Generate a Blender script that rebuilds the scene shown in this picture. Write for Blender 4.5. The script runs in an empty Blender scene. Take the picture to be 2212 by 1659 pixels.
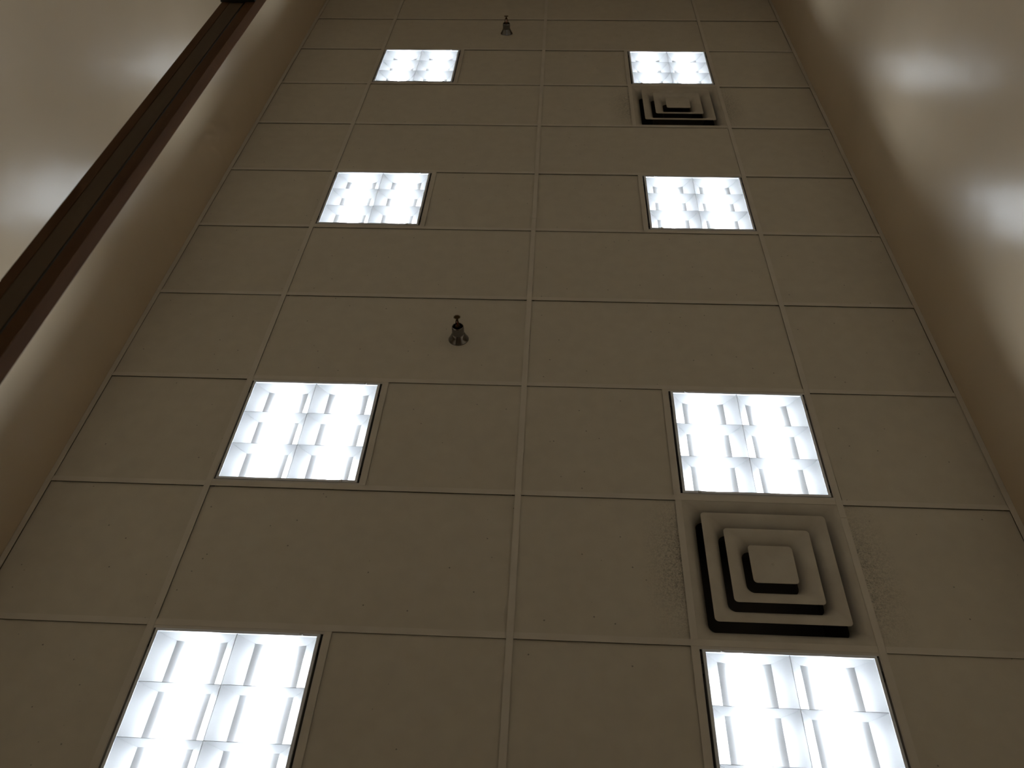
import bpy, math, random
from mathutils import Matrix, Vector

random.seed(7)
H = 4.0                 # ceiling height (underside of the grid)
T = 0.6096              # ceiling module, two feet
XW = 1.87               # side walls at +-XW (image left is +x)
K0, K1 = -5, 11         # ceiling rows
YN, YF = K0 * T, K1 * T

scene = bpy.context.scene
C = bpy.data.collections.new('scene')
scene.collection.children.link(C)

# ------------------------------------------------------------------ camera
cam_d = bpy.data.cameras.new('camera')
cam = bpy.data.objects.new('camera', cam_d)
C.objects.link(cam)
scene.camera = cam
right = (-0.99863615, 0.0505479, 0.01306728)
up = (0.02534273, 0.68813499, -0.72513998)
back = (-0.04564636, -0.72381983, -0.6884775)
cam.matrix_world = Matrix(((right[0], up[0], back[0], -0.11436),
                           (right[1], up[1], back[1], -1.45706),
                           (right[2], up[2], back[2], H - 2.54227),
                           (0, 0, 0, 1)))
cam_d.sensor_fit = 'HORIZONTAL'
cam_d.sensor_width = 36.0
cam_d.lens = 1819.53 / 2212 * 36.0
cam_d.clip_start = 0.02
cam_d.dof.use_dof = True
cam_d.dof.focus_distance = 3.4
cam_d.dof.aperture_fstop = 6.0

# ------------------------------------------------------------------ world, exposure
world = bpy.data.worlds.new('world')
scene.world = world
world.use_nodes = True
world.node_tree.nodes['Background'].inputs['Color'].default_value = (0.5, 0.5, 0.5, 1)
world.node_tree.nodes['Background'].inputs['Strength'].default_value = 0.0
vs = scene.view_settings
vs.view_transform = 'Standard'
vs.look = 'None'
vs.exposure = 0.0
vs.gamma = 1.0
vs.use_curve_mapping = False
LAMP_STRENGTH = 57.0
LAMP_COLOR = (0.85, 0.925, 1.0)
cy = scene.cycles
cy.max_bounces = 6
cy.diffuse_bounces = 5
cy.glossy_bounces = 2
cy.sample_clamp_indirect = 6.0
cy.caustics_reflective = False
cy.caustics_refractive = False
cy.use_light_tree = False
cy.use_denoising = True
cy.use_adaptive_sampling = True
cy.adaptive_threshold = 0.03
cy.adaptive_min_samples = 16


# ------------------------------------------------------------------ materials
def mat(name, color, rough=0.6, metal=0.0, spec=0.5):
    m = bpy.data.materials.new(name)
    m.use_nodes = True
    b = m.node_tree.nodes['Principled BSDF']
    b.inputs['Base Color'].default_value = (*color, 1)
    b.inputs['Roughness'].default_value = rough
    b.inputs['Metallic'].default_value = metal
    b.inputs['Specular IOR Level'].default_value = spec
    return m


def nt(m):
    return m.node_tree.nodes, m.node_tree.links, m.node_tree.nodes['Principled BSDF']


def noise_color(m, c0, c1, scale, detail=4.0, coord='Object', lo=0.35, hi=0.65, stretch=None):
    n, l, b = nt(m)
    if coord == 'World':
        src = n.new('ShaderNodeNewGeometry').outputs['Position']
    else:
        src = n.new('ShaderNodeTexCoord').outputs['Object']
    mp = n.new('ShaderNodeMapping')
    l.new(src, mp.inputs['Vector'])
    if stretch:
        mp.inputs['Scale'].default_value = stretch
    tx = n.new('ShaderNodeTexNoise')
    tx.inputs['Scale'].default_value = scale
    tx.inputs['Detail'].default_value = detail
    l.new(mp.outputs['Vector'], tx.inputs['Vector'])
    rp = n.new('ShaderNodeValToRGB')
    rp.color_ramp.elements[0].position = lo
    rp.color_ramp.elements[1].position = hi
    rp.color_ramp.elements[0].color = (*c0, 1)
    rp.color_ramp.elements[1].color = (*c1, 1)
    l.new(tx.outputs['Fac'], rp.inputs['Fac'])
    l.new(rp.outputs['Color'], b.inputs['Base Color'])
    return tx, rp


def add_bump(m, scale, strength, dist, coord='World', detail=2.0):
    n, l, b = nt(m)
    if coord == 'World':
        src = n.new('ShaderNodeNewGeometry').outputs['Position']
    else:
        src = n.new('ShaderNodeTexCoord').outputs['Object']
    tx = n.new('ShaderNodeTexNoise')
    tx.inputs['Scale'].default_value = scale
    tx.inputs['Detail'].default_value = detail
    l.new(src, tx.inputs['Vector'])
    bp = n.new('ShaderNodeBump')
    bp.inputs['Strength'].default_value = strength
    bp.inputs['Distance'].default_value = dist
    l.new(tx.outputs['Fac'], bp.inputs['Height'])
    l.new(bp.outputs['Normal'], b.inputs['Normal'])
    return bp


M_wall = mat('wall_paint', (0.62, 0.51, 0.36), 0.235, 0, 0.5)
noise_color(M_wall, (0.615, 0.505, 0.36), (0.645, 0.53, 0.38), 1.6, 1, 'World')
add_bump(M_wall, 5.0, 0.12, 0.02, 'World', 1)

M_floor = mat('floor_vinyl', (0.42, 0.36, 0.28), 0.45)
noise_color(M_floor, (0.66, 0.60, 0.52), (0.72, 0.66, 0.57), 6, 1, 'World')

M_tile = mat('mineral_tile', (0.62, 0.55, 0.45), 0.9, 0, 0.2)
M_tee = mat('tee_enamel', (0.68, 0.61, 0.51), 0.5, 0, 0.4)
noise_color(M_tee, (0.67, 0.62, 0.53), (0.71, 0.66, 0.565), 9, 1, 'World')
M_deck = mat('plenum_dark', (0.012, 0.011, 0.010), 0.95, 0, 0.1)


def build_tile_material(m, dusty):
    """off-white mineral fibre: faint mottling, sparse pinholes; on some tiles dust blown out of the diffusers"""
    n, l, b = nt(m)
    pos = n.new('ShaderNodeNewGeometry').outputs['Position']
    t1 = n.new('ShaderNodeTexNoise')
    t1.inputs['Scale'].default_value = 14
    t1.inputs['Detail'].default_value = 2
    l.new(pos, t1.inputs['Vector'])
    r1 = n.new('ShaderNodeValToRGB')
    r1.color_ramp.elements[0].position = 0.3
    r1.color_ramp.elements[1].position = 0.7
    r1.color_ramp.elements[0].color = (0.63, 0.58, 0.48, 1)
    r1.color_ramp.elements[1].color = (0.665, 0.615, 0.51, 1)
    l.new(t1.outputs['Fac'], r1.inputs['Fac'])
    # pinholes
    v = n.new('ShaderNodeTexVoronoi')
    v.inputs['Scale'].default_value = 16
    l.new(pos, v.inputs['Vector'])
    hole = n.new('ShaderNodeMapRange')
    hole.inputs['From Min'].default_value = 0.035
    hole.inputs['From Max'].default_value = 0.06
    hole.inputs['To Min'].default_value = 0.45
    hole.inputs['To Max'].default_value = 1.0
    l.new(v.outputs['Distance'], hole.inputs['Value'])
    fac = hole.outputs[0]
    if dusty:
        # dust fibres next to the diffusers
        sep = n.new('ShaderNodeSeparateXYZ')
        l.new(pos, sep.inputs['Vector'])

        def math_node(op, a, bb=None):
            q = n.new('ShaderNodeMath')
            q.operation = op
            for i, s in enumerate((a, bb)):
                if s is None:
                    continue
                if isinstance(s, (int, float)):
                    q.inputs[i].default_value = s
                else:
                    l.new(s, q.inputs[i])
            return q.outputs[0]
        masks = []
        for yc in (0.5 * T, 6.5 * T):
            dx = math_node('SUBTRACT', math_node('ABSOLUTE', math_node('ADD', sep.outputs['X'], 1.5 * T)), 0.31)
            dy = math_node('ABSOLUTE', math_node('SUBTRACT', sep.outputs['Y'], yc))
            fx = n.new('ShaderNodeMapRange')
            fx.inputs['From Min'].default_value = 0.0
            fx.inputs['From Max'].default_value = 0.15
            fx.inputs['To Min'].default_value = 1.0
            fx.inputs['To Max'].default_value = 0.0
            l.new(dx, fx.inputs['Value'])
            fy = n.new('ShaderNodeMapRange')
            fy.inputs['From Min'].default_value = 0.08
            fy.inputs['From Max'].default_value = 0.34
            fy.inputs['To Min'].default_value = 1.0
            fy.inputs['To Max'].default_value = 0.0
            l.new(dy, fy.inputs['Value'])
            masks.append(math_node('MULTIPLY', fx.outputs[0], fy.outputs[0]))
        mask = math_node('MAXIMUM', masks[0], masks[1])
        t2 = n.new('ShaderNodeTexNoise')
        t2.inputs['Scale'].default_value = 130
        t2.inputs['Detail'].default_value = 3
        t2.inputs['Distortion'].default_value = 1.2
        l.new(pos, t2.inputs['Vector'])
        fib = n.new('ShaderNodeMapRange')
        fib.inputs['From Min'].default_value = 0.42
        fib.inputs['From Max'].default_value = 0.62
        l.new(t2.outputs['Fac'], fib.inputs['Value'])
        dust = math_node('MULTIPLY', math_node('MULTIPLY', fib.outputs[0], mask), 0.55)
        keep = math_node('SUBTRACT', 1.0, dust)
        fac = math_node('MULTIPLY', hole.outputs[0], keep)
    mx = n.new('ShaderNodeMix')
    mx.data_type = 'RGBA'
    mx.blend_type = 'MULTIPLY'
    mx.inputs['Factor'].default_value = 1.0
    l.new(r1.outputs['Color'], mx.inputs['A'])
    l.new(fac, mx.inputs['B'])
    l.new(mx.outputs['Result'], b.inputs['Base Color'])


build_tile_material(M_tile, False)
M_tile_dusty = mat('mineral_tile_dusty', (0.62, 0.55, 0.45), 0.9, 0, 0.2)
build_tile_material(M_tile_dusty, True)

M_white = mat('louver_white', (0.355, 0.36, 0.365), 0.35, 0, 0.5)
M_pan = mat('housing_white', (0.78, 0.785, 0.79), 0.5, 0, 0.4)
M_alu = mat('frame_grey', (0.84, 0.88, 0.94), 0.35, 0.0, 0.6)
M_flange = mat('flange_enamel', (0.66, 0.62, 0.56), 0.45, 0, 0.5)
M_latch = mat('latch_metal', (0.85, 0.85, 0.85), 0.25, 0.3, 0.5)
M_black = mat('black_metal', (0.012, 0.011, 0.010), 0.45, 0, 0.4)
M_chrome = mat('chrome', (0.23, 0.225, 0.22), 0.10, 1.0)
M_brass = mat('aged_brass', (0.10, 0.06, 0.022), 0.35, 1.0)
M_bulb = mat('bulb_glass', (0.30, 0.05, 0.03), 0.1, 0, 0.5)
M_diff = mat('diffuser_enamel', (0.60, 0.54, 0.44), 0.42, 0, 0.45)
noise_color(M_diff, (0.53, 0.485, 0.40), (0.63, 0.585, 0.49), 7, 6, 'Object')
M_recess_shade = mat('recess_shade', (0.09, 0.08, 0.068), 0.9, 0, 0.1)  # dark colour stands in for shade in the diffuser throat, cone backs and duct
M_wood = mat('brown_wood', (0.10, 0.045, 0.022), 0.65, 0, 0.12)
noise_color(M_wood, (0.080, 0.036, 0.013), (0.115, 0.053, 0.020), 22, 5, 'Object', 0.3, 0.7, (1, 0.06, 1))
M_wood2 = mat('grey_brown_wood', (0.12, 0.085, 0.055), 0.65, 0, 0.12)
noise_color(M_wood2, (0.090, 0.060, 0.034), (0.13, 0.088, 0.05), 22, 5, 'Object', 0.3, 0.7, (1, 0.06, 1))

M_lamp = bpy.data.materials.new('fluorescent_tube')
M_lamp.use_nodes = True
_n = M_lamp.node_tree.nodes
_n.remove(_n['Principled BSDF'])
_e = _n.new('ShaderNodeEmission')
_e.inputs['Color'].default_value = (*LAMP_COLOR, 1)
_e.inputs['Strength'].default_value = LAMP_STRENGTH
M_lamp.node_tree.links.new(_e.outputs[0], _n['Material Output'].inputs['Surface'])


# ------------------------------------------------------------------ mesh helpers
class MB:
    def __init__(self):
        self.v, self.f = [], []

    def box(self, x0, x1, y0, y1, z0, z1):
        b = len(self.v)
        self.v += [(x, y, z) for z in (z0, z1) for y in (y0, y1) for x in (x0, x1)]
        for q in ((0, 2, 3, 1), (4, 5, 7, 6), (0, 1, 5, 4), (2, 6, 7, 3), (0, 4, 6, 2), (1, 3, 7, 5)):
            self.f.append(tuple(b + i for i in q))
        return self

    def prism(self, poly, y0, y1, ty=None):
        """poly of (x, z) extruded along y; ty(z) optional half thickness about the middle"""
        b = len(self.v)
        n = len(poly)
        ym = (y0 + y1) / 2
        for s, yy in ((-1, y0), (1, y1)):
            for x, z in poly:
                self.v.append((x, ym + s * ty(z) if ty else yy, z))
        self.f.append(tuple(b + i for i in range(n)))
        self.f.append(tuple(b + n + i for i in reversed(range(n))))
        for i in range(n):
            j = (i + 1) % n
            self.f.append((b + i, b + n + i, b + n + j, b + j))
        return self

    def lathe(self, prof, seg=32):
        b = len(self.v)
        for r, z in prof:
            for k in range(seg):
                a = 2 * math.pi * k / seg
                self.v.append((r * math.cos(a), r * math.sin(a), z))
        for i in range(len(prof) - 1):
            for k in range(seg):
                k2 = (k + 1) % seg
                self.f.append((b + i * seg + k, b + i * seg + k2, b + (i + 1) * seg + k2, b + (i + 1) * seg + k))
        return self

    def tube(self, pts, rad, seg=8):
        b = len(self.v)
        n = len(pts)
        for i, p in enumerate(pts):
            p = Vector(p)
            d = (Vector(pts[min(i + 1, n - 1)]) - Vector(pts[max(i - 1, 0)])).normalized()
            a = d.orthogonal().normalized()
            c = d.cross(a)
            r = rad[i] if isinstance(rad, (list, tuple)) else rad
            for k in range(seg):
                t = 2 * math.pi * k / seg
                self.v.append(tuple(p + a * (r * math.cos(t)) + c * (r * math.sin(t))))
        for i in range(n - 1):
            for k in range(seg):
                k2 = (k + 1) % seg
                self.f.append((b + i * seg + k, b + i * seg + k2, b + (i + 1) * seg + k2, b + (i + 1) * seg + k))
        self.f.append(tuple(b + k for k in reversed(range(seg))))
        self.f.append(tuple(b + (n - 1) * seg + k for k in range(seg)))
        return self

    def loft_square(self, prof, corner=0.014, nc=5, close=False):
        """rounded-square loops (half size, z) joined one after another"""
        b = len(self.v)
        loops = []
        for item in prof:
            s, z = item[0], item[1]
            r = min(item[2] if len(item) > 2 else corner, s * 0.95)
            lp = []
            for cx, cyy, a0 in ((1, 1, 0), (-1, 1, 90), (-1, -1, 180), (1, -1, 270)):
                for k in range(nc + 1):
                    a = math.radians(a0 + 90 * k / nc)
                    lp.append((cx * (s - r) + r * math.cos(a), cyy * (s - r) + r * math.sin(a), z))
            loops.append(lp)
        m = len(loops[0])
        for lp in loops:
            self.v += lp
        cnt = len(loops)
        for i in range(cnt if close else cnt - 1):
            i2 = (i + 1) % cnt
            for k in range(m):
                k2 = (k + 1) % m
                self.f.append((b + i * m + k, b + i * m + k2, b + i2 * m + k2, b + i2 * m + k))
        self._last = (b + (cnt - 1) * m, m)
        return self

    def cap_last(self):
        s, m = self._last
        self.f.append(tuple(s + k for k in range(m)))
        return self

    def mesh(self, name, m, smooth=False):
        me = bpy.data.meshes.new(name)
        me.from_pydata(self.v, [], self.f)
        me.materials.append(m)
        import bmesh
        bm = bmesh.new()
        bm.from_mesh(me)
        bmesh.ops.recalc_face_normals(bm, faces=bm.faces)
        bm.to_mesh(me)
        bm.free()
        if smooth:
            me.shade_smooth()
            try:
                me.set_sharp_from_angle(angle=math.radians(40))
            except Exception:
                pass
        me.update()
        return me


def link(name, me, parent=None, loc=(0, 0, 0), rot=(0, 0, 0)):
    o = bpy.data.objects.new(name, me)
    C.objects.link(o)
    o.location = loc
    o.rotation_euler = rot
    if parent:
        o.parent = parent
    return o


def build(name, mb, m, parent=None, loc=(0, 0, 0), smooth=False):
    return link(name, mb.mesh(name, m, smooth), parent, loc)


def tag(o, label, cat, group=None):
    o['label'] = label
    o['category'] = cat
    if group:
        o['group'] = group
    return o


def copy_tree(o, parent=None):
    c = o.copy()
    C.objects.link(c)
    c.parent = parent
    for ch in list(o.children):
        copy_tree(ch, c)
    return c


def structure(name, mb, m, label, cat):
    o = build(name, mb, m)
    o['kind'] = 'structure'
    o['label'] = label
    o['category'] = cat
    return o


# ------------------------------------------------------------------ room shell
structure('floor', MB().box(-XW - .15, XW + .15, YN - .15, YF + .15, -0.12, 0), M_floor,
          'tan vinyl floor of the long room', 'floor')
structure('wall_left', MB().box(XW, XW + .15, YN - .15, YF + .15, 0, H + .45), M_wall,
          'glossy beige wall on the left behind the wooden rail', 'wall')
structure('wall_right', MB().box(-XW - .15, -XW, YN - .15, YF + .15, 0, H + .45), M_wall,
          'glossy beige wall on the right with soft light reflections', 'wall')
structure('wall_far', MB().box(-XW, XW, YF, YF + .15, 0, H + .45), M_wall,
          'beige end wall beyond the farthest lights', 'wall')
structure('wall_near', MB().box(-XW, XW, YN - .15, YN, 0, H + .45), M_wall,
          'beige end wall behind the camera', 'wall')

# ------------------------------------------------------------------ suspended ceiling
ceiling = structure('ceiling', MB().box(-XW - .15, XW + .15, YN - .15, YF + .15, H + .45, H + .55), M_deck,
                    'suspended off-white tile ceiling on a metal grid', 'ceiling')
FW = 0.012      # half flange width
FT = 0.0009     # flange thickness
GAP = 0.0060    # tile underside above flange underside

FIX_ROWS = [-1, 1, 4, 7]
FIX_HIDDEN = []
DIFF_ROWS = [0, 6]
fix_all = FIX_ROWS + FIX_HIDDEN


def tee_y(name, x, y0, y1):
    mb = MB()
    mb.box(x - FW, x + FW, y0, y1, H, H + FT)
    mb.box(x - .0012, x + .0012, y0, y1, H + FT, H + .038)
    return build(name, mb, M_tee, ceiling)


def tee_x(name, y, x0, x1):
    mb = MB()
    mb.box(x0, x1, y - FW, y + FW, H + .0001, H + FT + .0001)
    mb.box(x0 + .012, x1 - .012, y - .0012, y + .0012, H + FT, H + .036)
    return build(name, mb, M_tee, ceiling)


# main tees, in lengths that meet at visible splices
for x, splices in ((2 * T, (3.35,)), (0.0, (-1.1, 2.55)), (-2 * T, (0.537, 4.19))):
    ys = [YN + .001] + list(splices) + [YF - .001]
    for a, b in zip(ys[:-1], ys[1:]):
        tee_y('main_tee', x, a + .0006, b - .0006)
e = FW + .0004
for k in range(K0 + 1, K1):
    y = k * T
    for x0, x1 in ((0, 2 * T), (-2 * T, 0)):
        tee_x('cross_tee', y, x0 + e, x1 - e)
    tee_x('cross_tee', y, 2 * T + e, XW - .024)
    tee_x('cross_tee', y, -XW + .024, -2 * T - e)
for k in fix_all:
    tee_y('cross_tee', T, k * T + e, (k + 1) * T - e)
    tee_y('cross_tee', -T, k * T + e, (k + 1) * T - e)
for k in DIFF_ROWS:
    tee_y('cross_tee', -T - .002, k * T + e, (k + 1) * T - e)
# wall angles
for s in (1, -1):
    for a, b in ((YN + .001, 1.98 if s > 0 else 3.1), (1.9812 if s > 0 else 3.1012, YF - .001)):
        mb = MB()
        xa, xb = sorted((s * (XW - .0235), s * (XW - .0005)))
        mb.box(xa, xb, a, b, H - .0004, H + FT)
        xc, xd = sorted((s * (XW - .0017), s * (XW - .0005)))
        mb.box(xc, xd, a, b, H + FT, H + .024)
        build('wall_angle', mb, M_tee, ceiling)
for yv in (YN, YF):
    s = 1 if yv == YN else -1
    mb = MB()
    ya, yb = sorted((yv + s * .0005, yv + s * .0235))
    mb.box(-XW + .024, XW - .024, ya, yb, H - .0003, H + FT)
    build('wall_angle', mb, M_tee, ceiling)

# tiles
OV = 0.0010     # how far a tile reaches over the flange edge
tile_mesh = {}


def tile(x0, x1, y0, y1, dusty=False):
    w, d = round(x1 - x0, 4), round(y1 - y0, 4)
    key = (w, d, dusty)
    if key not in tile_mesh:
        tile_mesh[key] = MB().box(-w / 2, w / 2, -d / 2, d / 2, 0, .015).mesh('ceiling_tile', M_tile_dusty if dusty else M_tile)
    o = link('ceiling_tile', tile_mesh[key], ceiling,
             ((x0 + x1) / 2, (y0 + y1) / 2, H + GAP + random.uniform(-.0012, .0010)))
    a = 0.0016
    o.rotation_euler = (random.uniform(-a, a), random.uniform(-a, a) * .6, 0)
    return o


ins = FW - OV
for k in range(K0, K1):
    y0, y1 = k * T + ins, (k + 1) * T - ins
    if k == K0:
        y0 = YN + .022
    if k == K1 - 1:
        y1 = YF - .022
    tile(2 * T + ins, XW - .0235 + OV, y0, y1)
    rt = tile(-XW + .0235 - OV, -2 * T - ins, y0, y1, k in DIFF_ROWS)
    if k == 1:      # this one has slipped towards the wall and shows a dark gap
        rt.location.x -= .0035
        rt.rotation_euler.z = -.006
    if k in fix_all:
        tile(ins, T - ins, y0, y1)
        tile(-T + ins, -ins, y0, y1)
    else:
        tile(ins, 2 * T - ins, y0, y1)
        if k in DIFF_ROWS:
            tile(-T - .002 + ins, -ins, y0, y1, True)
        else:
            tile(-2 * T + ins, -ins, y0, y1)

# ------------------------------------------------------------------ recessed louvred lights
LH = 0.062      # louver depth
LA = 0.047      # how far the reflector leans in at the top
OPN = 0.271     # half opening
NSEG = 6


def lean(t):
    return LA * t ** 1.2


def side_curve(x_edge, sign):
    return [(x_edge + sign * lean(i / NSEG), LH * i / NSEG) for i in range(NSEG + 1)]


def make_fixture():
    root = bpy.data.objects.new('ceiling_light', None)
    C.objects.link(root)
    # housing pan
    hb = MB()
    hb.box(-.2915, .2915, -.2915, .2915, .100, .106)
    hb.box(-.2915, -.2815, -.2915, .2915, .056, .100)
    hb.box(.2815, .2915, -.2915, .2915, .056, .100)
    hb.box(-.2815, .2815, -.2915, -.2815, .004, .100)
    hb.box(-.2815, .2815, .2815, .2915, .004, .100)
    build('housing', hb, M_pan, root)
    fb = MB()
    for s in (-1, 1):
        ya, yb = sorted((s * .2822, s * .2995))
        fb.box(-.2995, .2995, ya, yb, .0012, .0030)
        xa, xb = sorted((s * .2896, s * .2995))
        fb.box(xa, xb, -.2822, .2822, .0012, .0030)
        xa, xb = sorted((s * .2896, s * .2915))
        fb.box(xa, xb, -.2822, .2822, .0030, .056)
    build('flange', fb, M_flange, root)
    # louver frame
    lf = MB()
    for s in (-1, 1):
        xa, xb = sorted((s * .2712, s * .2808))
        lf.box(xa, xb, -.2808, .2808, -.0020, .0050)
        ya, yb = sorted((s * .2712, s * .2808))
        lf.box(-.2712, .2712, ya, yb, -.0020, .0050)
    build('louver_frame', lf, M_alu, root)
    # side reflectors
    for s in (-1, 1):
        poly = [(s * (OPN - lean(i / NSEG)), .0003 + LH * i / NSEG) for i in range(NSEG + 1)]
        poly += [(s * .2806, LH + .0003), (s * .2806, .0052), (s * .2711, .0052)]
        build('side_reflector', MB().prism(poly, -.2712, .2712), M_white, root, smooth=True)
    # centre divider, thin below and wide above
    poly = [(.0008 + lean(i / NSEG), LH * i / NSEG) for i in range(NSEG + 1)]
    poly = poly + [(-x, z) for x, z in reversed(poly)]
    build('centre_divider', MB().prism(poly, -.2712, .2712), M_white, root, smooth=True)
    # end plates
    for s in (-1, 1):
        ya, yb = sorted((s * .2713, s * .2812))
        build('end_plate', MB().box(-.2806, .2806, ya, yb, .0051, .0995), M_white, root)
    # cross blades
    for s in (-1, 1):
        a = [(.001 + lean(i / NSEG), LH * i / NSEG + .0002) for i in range(NSEG + 1)]
        b = [(OPN - .0005 - lean(i / NSEG), LH * i / NSEG + .0002) for i in range(NSEG + 1)]
        poly = [(s * x, z) for x, z in a + list(reversed(b))]
        for y in (-.0903, .0903):
            build('cross_blade', MB().prism(poly, y - .001, y + .001, lambda z: .0007 + .0022 * z / LH), M_white, root)
    # curved trough reflectors above each row of cells: flat lips at the sides, arched behind the tube
    half = [(.0900, .0622), (.0790, .0639), (.0680, .0658), (.0580, .0684), (.0500, .0720), (.0410, .0792), (.0280, .0880), (.0140, .0928), (.0, .0945)]
    prof = half + [(-x, z) for x, z in reversed(half[:-1])]
    poly = prof + [(x, z + .0012) for x, z in reversed(prof)]
    for s in (-1, 1):
        build('trough_reflector', MB().prism([(s * .1355 + x, z) for x, z in poly], -.2711, .2711), M_pan, root, smooth=True)
    # tubes
    for s in (-1, 1):
        tb = MB().tube([(s * .1355, -.262, .0752), (s * .1355, .262, .0752)], .0127, 10)
        build('fluorescent_tube', tb, M_lamp, root, smooth=True)['label'] = 'glowing white fluorescent tube'
    # latches on the inner side
    for y, sg in ((.2765, 1), (-.2765, -1)):
        mb = MB()
        mb.box(-.222, -.210, y - .004, y + .004, -.0042, -.0020)
        mb.box(-.222, -.2195, y - .004, y + .004, -.0075, -.0042)
        build('latch', mb, M_latch, root)
    # hinge tabs standing in the dark side slots
    for sx in (-1, 1):
        for yy in (-.232, .215):
            xa, xb = sorted((sx * .2815, sx * .2893))
            build('hinge_tab', MB().box(xa, xb, yy, yy + .035, .006, .012), M_black, root)
    return root


FIX_LABEL = {
    (-1, 1): 'lit louvered ceiling light at the bottom edge, left row, nearest the viewer',
    (1, 1): 'lit louvered ceiling light in the left row, second from the bottom edge',
    (4, 1): 'lit louvered ceiling light in the left row, third from the bottom edge',
    (7, 1): 'lit louvered ceiling light in the left row, farthest and smallest in view',
    (-1, -1): 'lit louvered ceiling light at the bottom edge, right row, below the large diffuser',
    (1, -1): 'lit louvered ceiling light in the right row, just above the large near diffuser',
    (4, -1): 'lit louvered ceiling light in the right row, alone between the two diffusers',
    (7, -1): 'lit louvered ceiling light in the right row, farthest, above the small far diffuser',
}
proto = make_fixture()
first = True
for k in FIX_ROWS:
    for side in (1, -1):
        o = proto if first else copy_tree(proto)
        first = False
        o.location = (side * 1.5 * T, (k + .5) * T, H)
        o.rotation_euler = (0, 0, 0 if side > 0 else math.pi)
        tag(o, FIX_LABEL[(k, side)], 'ceiling light', 'square louvered ceiling lights')

# ------------------------------------------------------------------ air diffusers
def make_diffuser():
    root = bpy.data.objects.new('air_diffuser', None)
    C.objects.link(root)
    z0 = .0014
    face = [(.2975, z0 + .002, .004), (.2975, z0, .004), (.291, z0 + .0002, .008), (.280, z0 + .0024, .014), (.269, z0 + .0075, .02), (.259, z0 + .016, .024),
            (.250, z0 + .027, .026), (.243, z0 + .042, .03), (.2385, z0 + .066, .03)]
    throat = [(.2385, z0 + .066, .03), (.238, z0 + .11, .03),
              (.240, z0 + .11, .03), (.2405, z0 + .066, .03), (.245, z0 + .044, .03), (.252, z0 + .029, .03), (.261, z0 + .018, .024), (.271, z0 + .0095, .02), (.281, z0 + .0046, .014), (.291, z0 + .002, .008)]
    build('face_panel', MB().loft_square(face), M_diff, root, smooth=True)
    build('throat', MB().loft_square(throat), M_recess_shade, root, smooth=True)  # inner throat coloured dark for the shade of the gap
    for lip, zl in ((.2285, -.010), (.1545, -.016)):
        face = [(0, .0012), (.0004, .0004), (-.001, 0), (-.015, .001), (-.029, .005, .02), (-.041, .012, .025), (-.051, .022, .028), (-.059, .036, .03), (-.064, .056, .03)]
        rear = [(-.064, .056, .03), (-.066, .085, .03),
                (-.064, .085, .03), (-.062, .056, .03), (-.0575, .037, .03), (-.0495, .0235, .028), (-.040, .0135, .025), (-.028, .0065, .02), (-.014, .0025), (0, .0012)]
        cone = build('cone', MB().loft_square([(lip + q[0], zl + q[1]) + tuple(q[2:]) for q in face]), M_diff, root, smooth=True)
        build('cone_back', MB().loft_square([(lip + q[0], zl + q[1]) + tuple(q[2:]) for q in rear]), M_recess_shade, cone, smooth=True)  # rear faces painted dark so the gaps look unlit
    zl = -.021
    plate = MB().loft_square([(.02, zl + .007, .008), (.0775, zl + .0035), (.0785, zl + .0012), (.0775, zl), (.06, zl - .0006), (.02, zl - .001, .008)]).cap_last()
    p = build('centre_plate', plate, M_diff, root, smooth=True)
    build('screw', MB().lathe([(.0055, zl - .0005), (.005, zl - .0025), (.003, zl - .0032), (.0012, zl - .0022), (0.0002, zl - .0022)], 14), M_diff, p, smooth=True)
    duct = MB()
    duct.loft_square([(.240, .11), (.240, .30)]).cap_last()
    build('duct_collar', duct, M_recess_shade, root)
    return root


dp = make_diffuser()
for i, (k, lab) in enumerate(((0, 'large square stepped air diffuser between the two nearest right lights'),
                              (6, 'small far square stepped air diffuser below the farthest right light'))):
    o = dp if i == 0 else copy_tree(dp)
    o.location = (-1.5 * T - .001, (k + .5) * T, H)
    tag(o, lab, 'air diffuser', 'square ceiling air diffusers')

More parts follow.
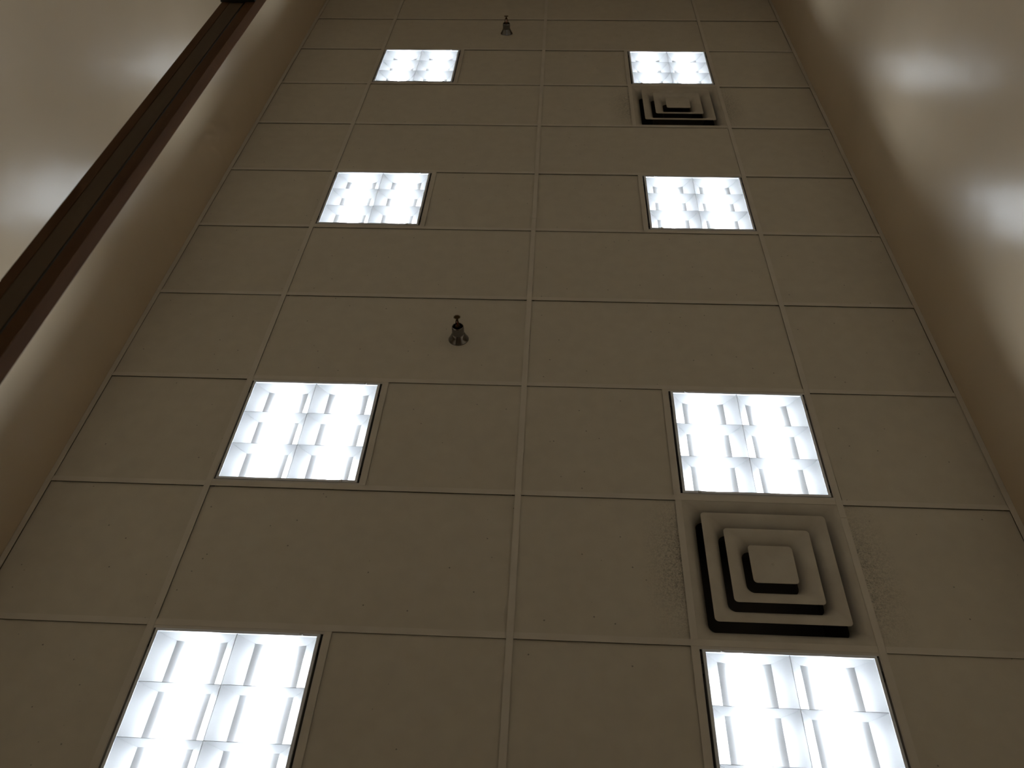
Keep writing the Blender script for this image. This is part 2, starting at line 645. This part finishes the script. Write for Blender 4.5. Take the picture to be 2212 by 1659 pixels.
# ------------------------------------------------------------------ sprinklers
def make_sprinkler():
    root = bpy.data.objects.new('fire_sprinkler', None)
    C.objects.link(root)
    esc = MB().lathe([(.0475, 0), (.0475, -.0025), (.0455, -.0055), (.0405, -.014), (.034, -.026), (.0295, -.037), (.0275, -.0385), (.0275, 0)], 36)
    build('escutcheon', esc, M_chrome, root, smooth=True)
    cup = MB().lathe([(.0283, -.034), (.0283, -.070), (.0270, -.078), (.0245, -.0805), (.0225, -.0785), (.0215, -.055), (.0005, -.055)], 36)
    build('cup', cup, M_chrome, root, smooth=True)
    body = MB().lathe([(.010, -.055), (.0125, -.062), (.0125, -.080), (.0100, -.084), (.0060, -.086), (.0004, -.086)], 6)
    build('body', body, M_brass, root)
    arms = MB()
    for s in (-1, 1):
        arms.tube([(s * .0090, 0, -.080), (s * .0125, 0, -.090), (s * .0105, 0, -.104), (s * .0055, 0, -.116), (s * .0020, 0, -.122)], [.0030, .0028, .0026, .0026, .0028], 8)
    build('frame_arms', arms, M_brass, root, smooth=True)
    build('bulb', MB().tube([(0, 0, -.085), (0, 0, -.112)], .0022, 8), M_bulb, root, smooth=True)
    build('boss', MB().lathe([(.0004, -.110), (.0042, -.111), (.0048, -.120), (.0040, -.132), (.0004, -.1335)], 12), M_brass, root, smooth=True)
    # toothed deflector
    mb = MB()
    n = 12
    for z in (-.1320, -.1335):
        mb.v.append((0, 0, z))
        for k in range(n * 4):
            r = .0165 if (k % 4) < 2 else .0115
            a = 2 * math.pi * (k + .5) / (n * 4)
            mb.v.append((r * math.cos(a), r * math.sin(a), z))
    m = n * 4
    for k in range(m):
        k2 = (k + 1) % m
        mb.f += [(0, 1 + k, 1 + k2), (m + 1, m + 2 + k2, m + 2 + k), (1 + k, m + 2 + k, m + 2 + k2, 1 + k2)]
    build('deflector', mb, M_brass, root)
    return root


sp = make_sprinkler()
for i, (x, y, lab) in enumerate(((.3187, 1.5161, 'chrome fire sprinkler in the middle of the ceiling, the nearer and larger one'),
                                 (.2983, 5.2002, 'small far chrome fire sprinkler at the top edge between the farthest lights'))):
    o = sp if i == 0 else copy_tree(sp)
    o.location = (x, y, H + GAP + .001)
    o.rotation_euler = (0, 0, math.radians(50 if i == 0 else 15))
    tag(o, lab, 'sprinkler', 'chrome ceiling sprinklers')

# ------------------------------------------------------------------ wooden rail on black posts
rail = bpy.data.objects.new('wooden_rail', None)
C.objects.link(rail)
RZ = H - 1.7483
rail.location = (0.7292, 0.2, 0)
rail.rotation_euler = (0, 0, -math.atan(0.0138))
tag(rail, 'brown grooved wooden rail crossing the upper left in front of the wall', 'rail')
Y0, Y1 = -3.1, .78
# underside across the rail (local x, + towards the left wall)
build('front_board', MB().prism([(-.0445, RZ), (-.0445, RZ + .028), (-.0425, RZ + .031), (-.0230, RZ + .031), (-.0190, RZ + .026), (-.0190, RZ + .0005)], Y0, Y1), M_wood, rail)
build('centre_board', MB().prism([(-.0120, RZ + .0025), (-.0120, RZ + .029), (.0240, RZ + .029), (.0240, RZ + .0025)], Y0, Y1), M_wood2, rail)
build('back_board', MB().prism([(.0246, RZ + .0015), (.0246, RZ + .031), (.0445, RZ + .031), (.0445, RZ)], Y0, Y1), M_wood, rail)
build('groove_shade', MB().box(-.0190, -.0120, Y0, Y1, RZ + .0035, RZ + .024), M_black, rail)  # black strip filling the groove in place of its shade
for yy in (Y1 - .16, Y0 + .06):
    mb = MB()
    mb.box(-.044, .0475, yy, yy + .10, RZ - .006, RZ)
    build('bracket_plate', mb, M_black, rail)
    build('post', MB().box(-.018, .022, yy + .03, yy + .07, 0.006, RZ - .006), M_black, rail)
    build('base_plate', MB().box(-.075, .075, yy - .03, yy + .13, 0.0, .006), M_black, rail)
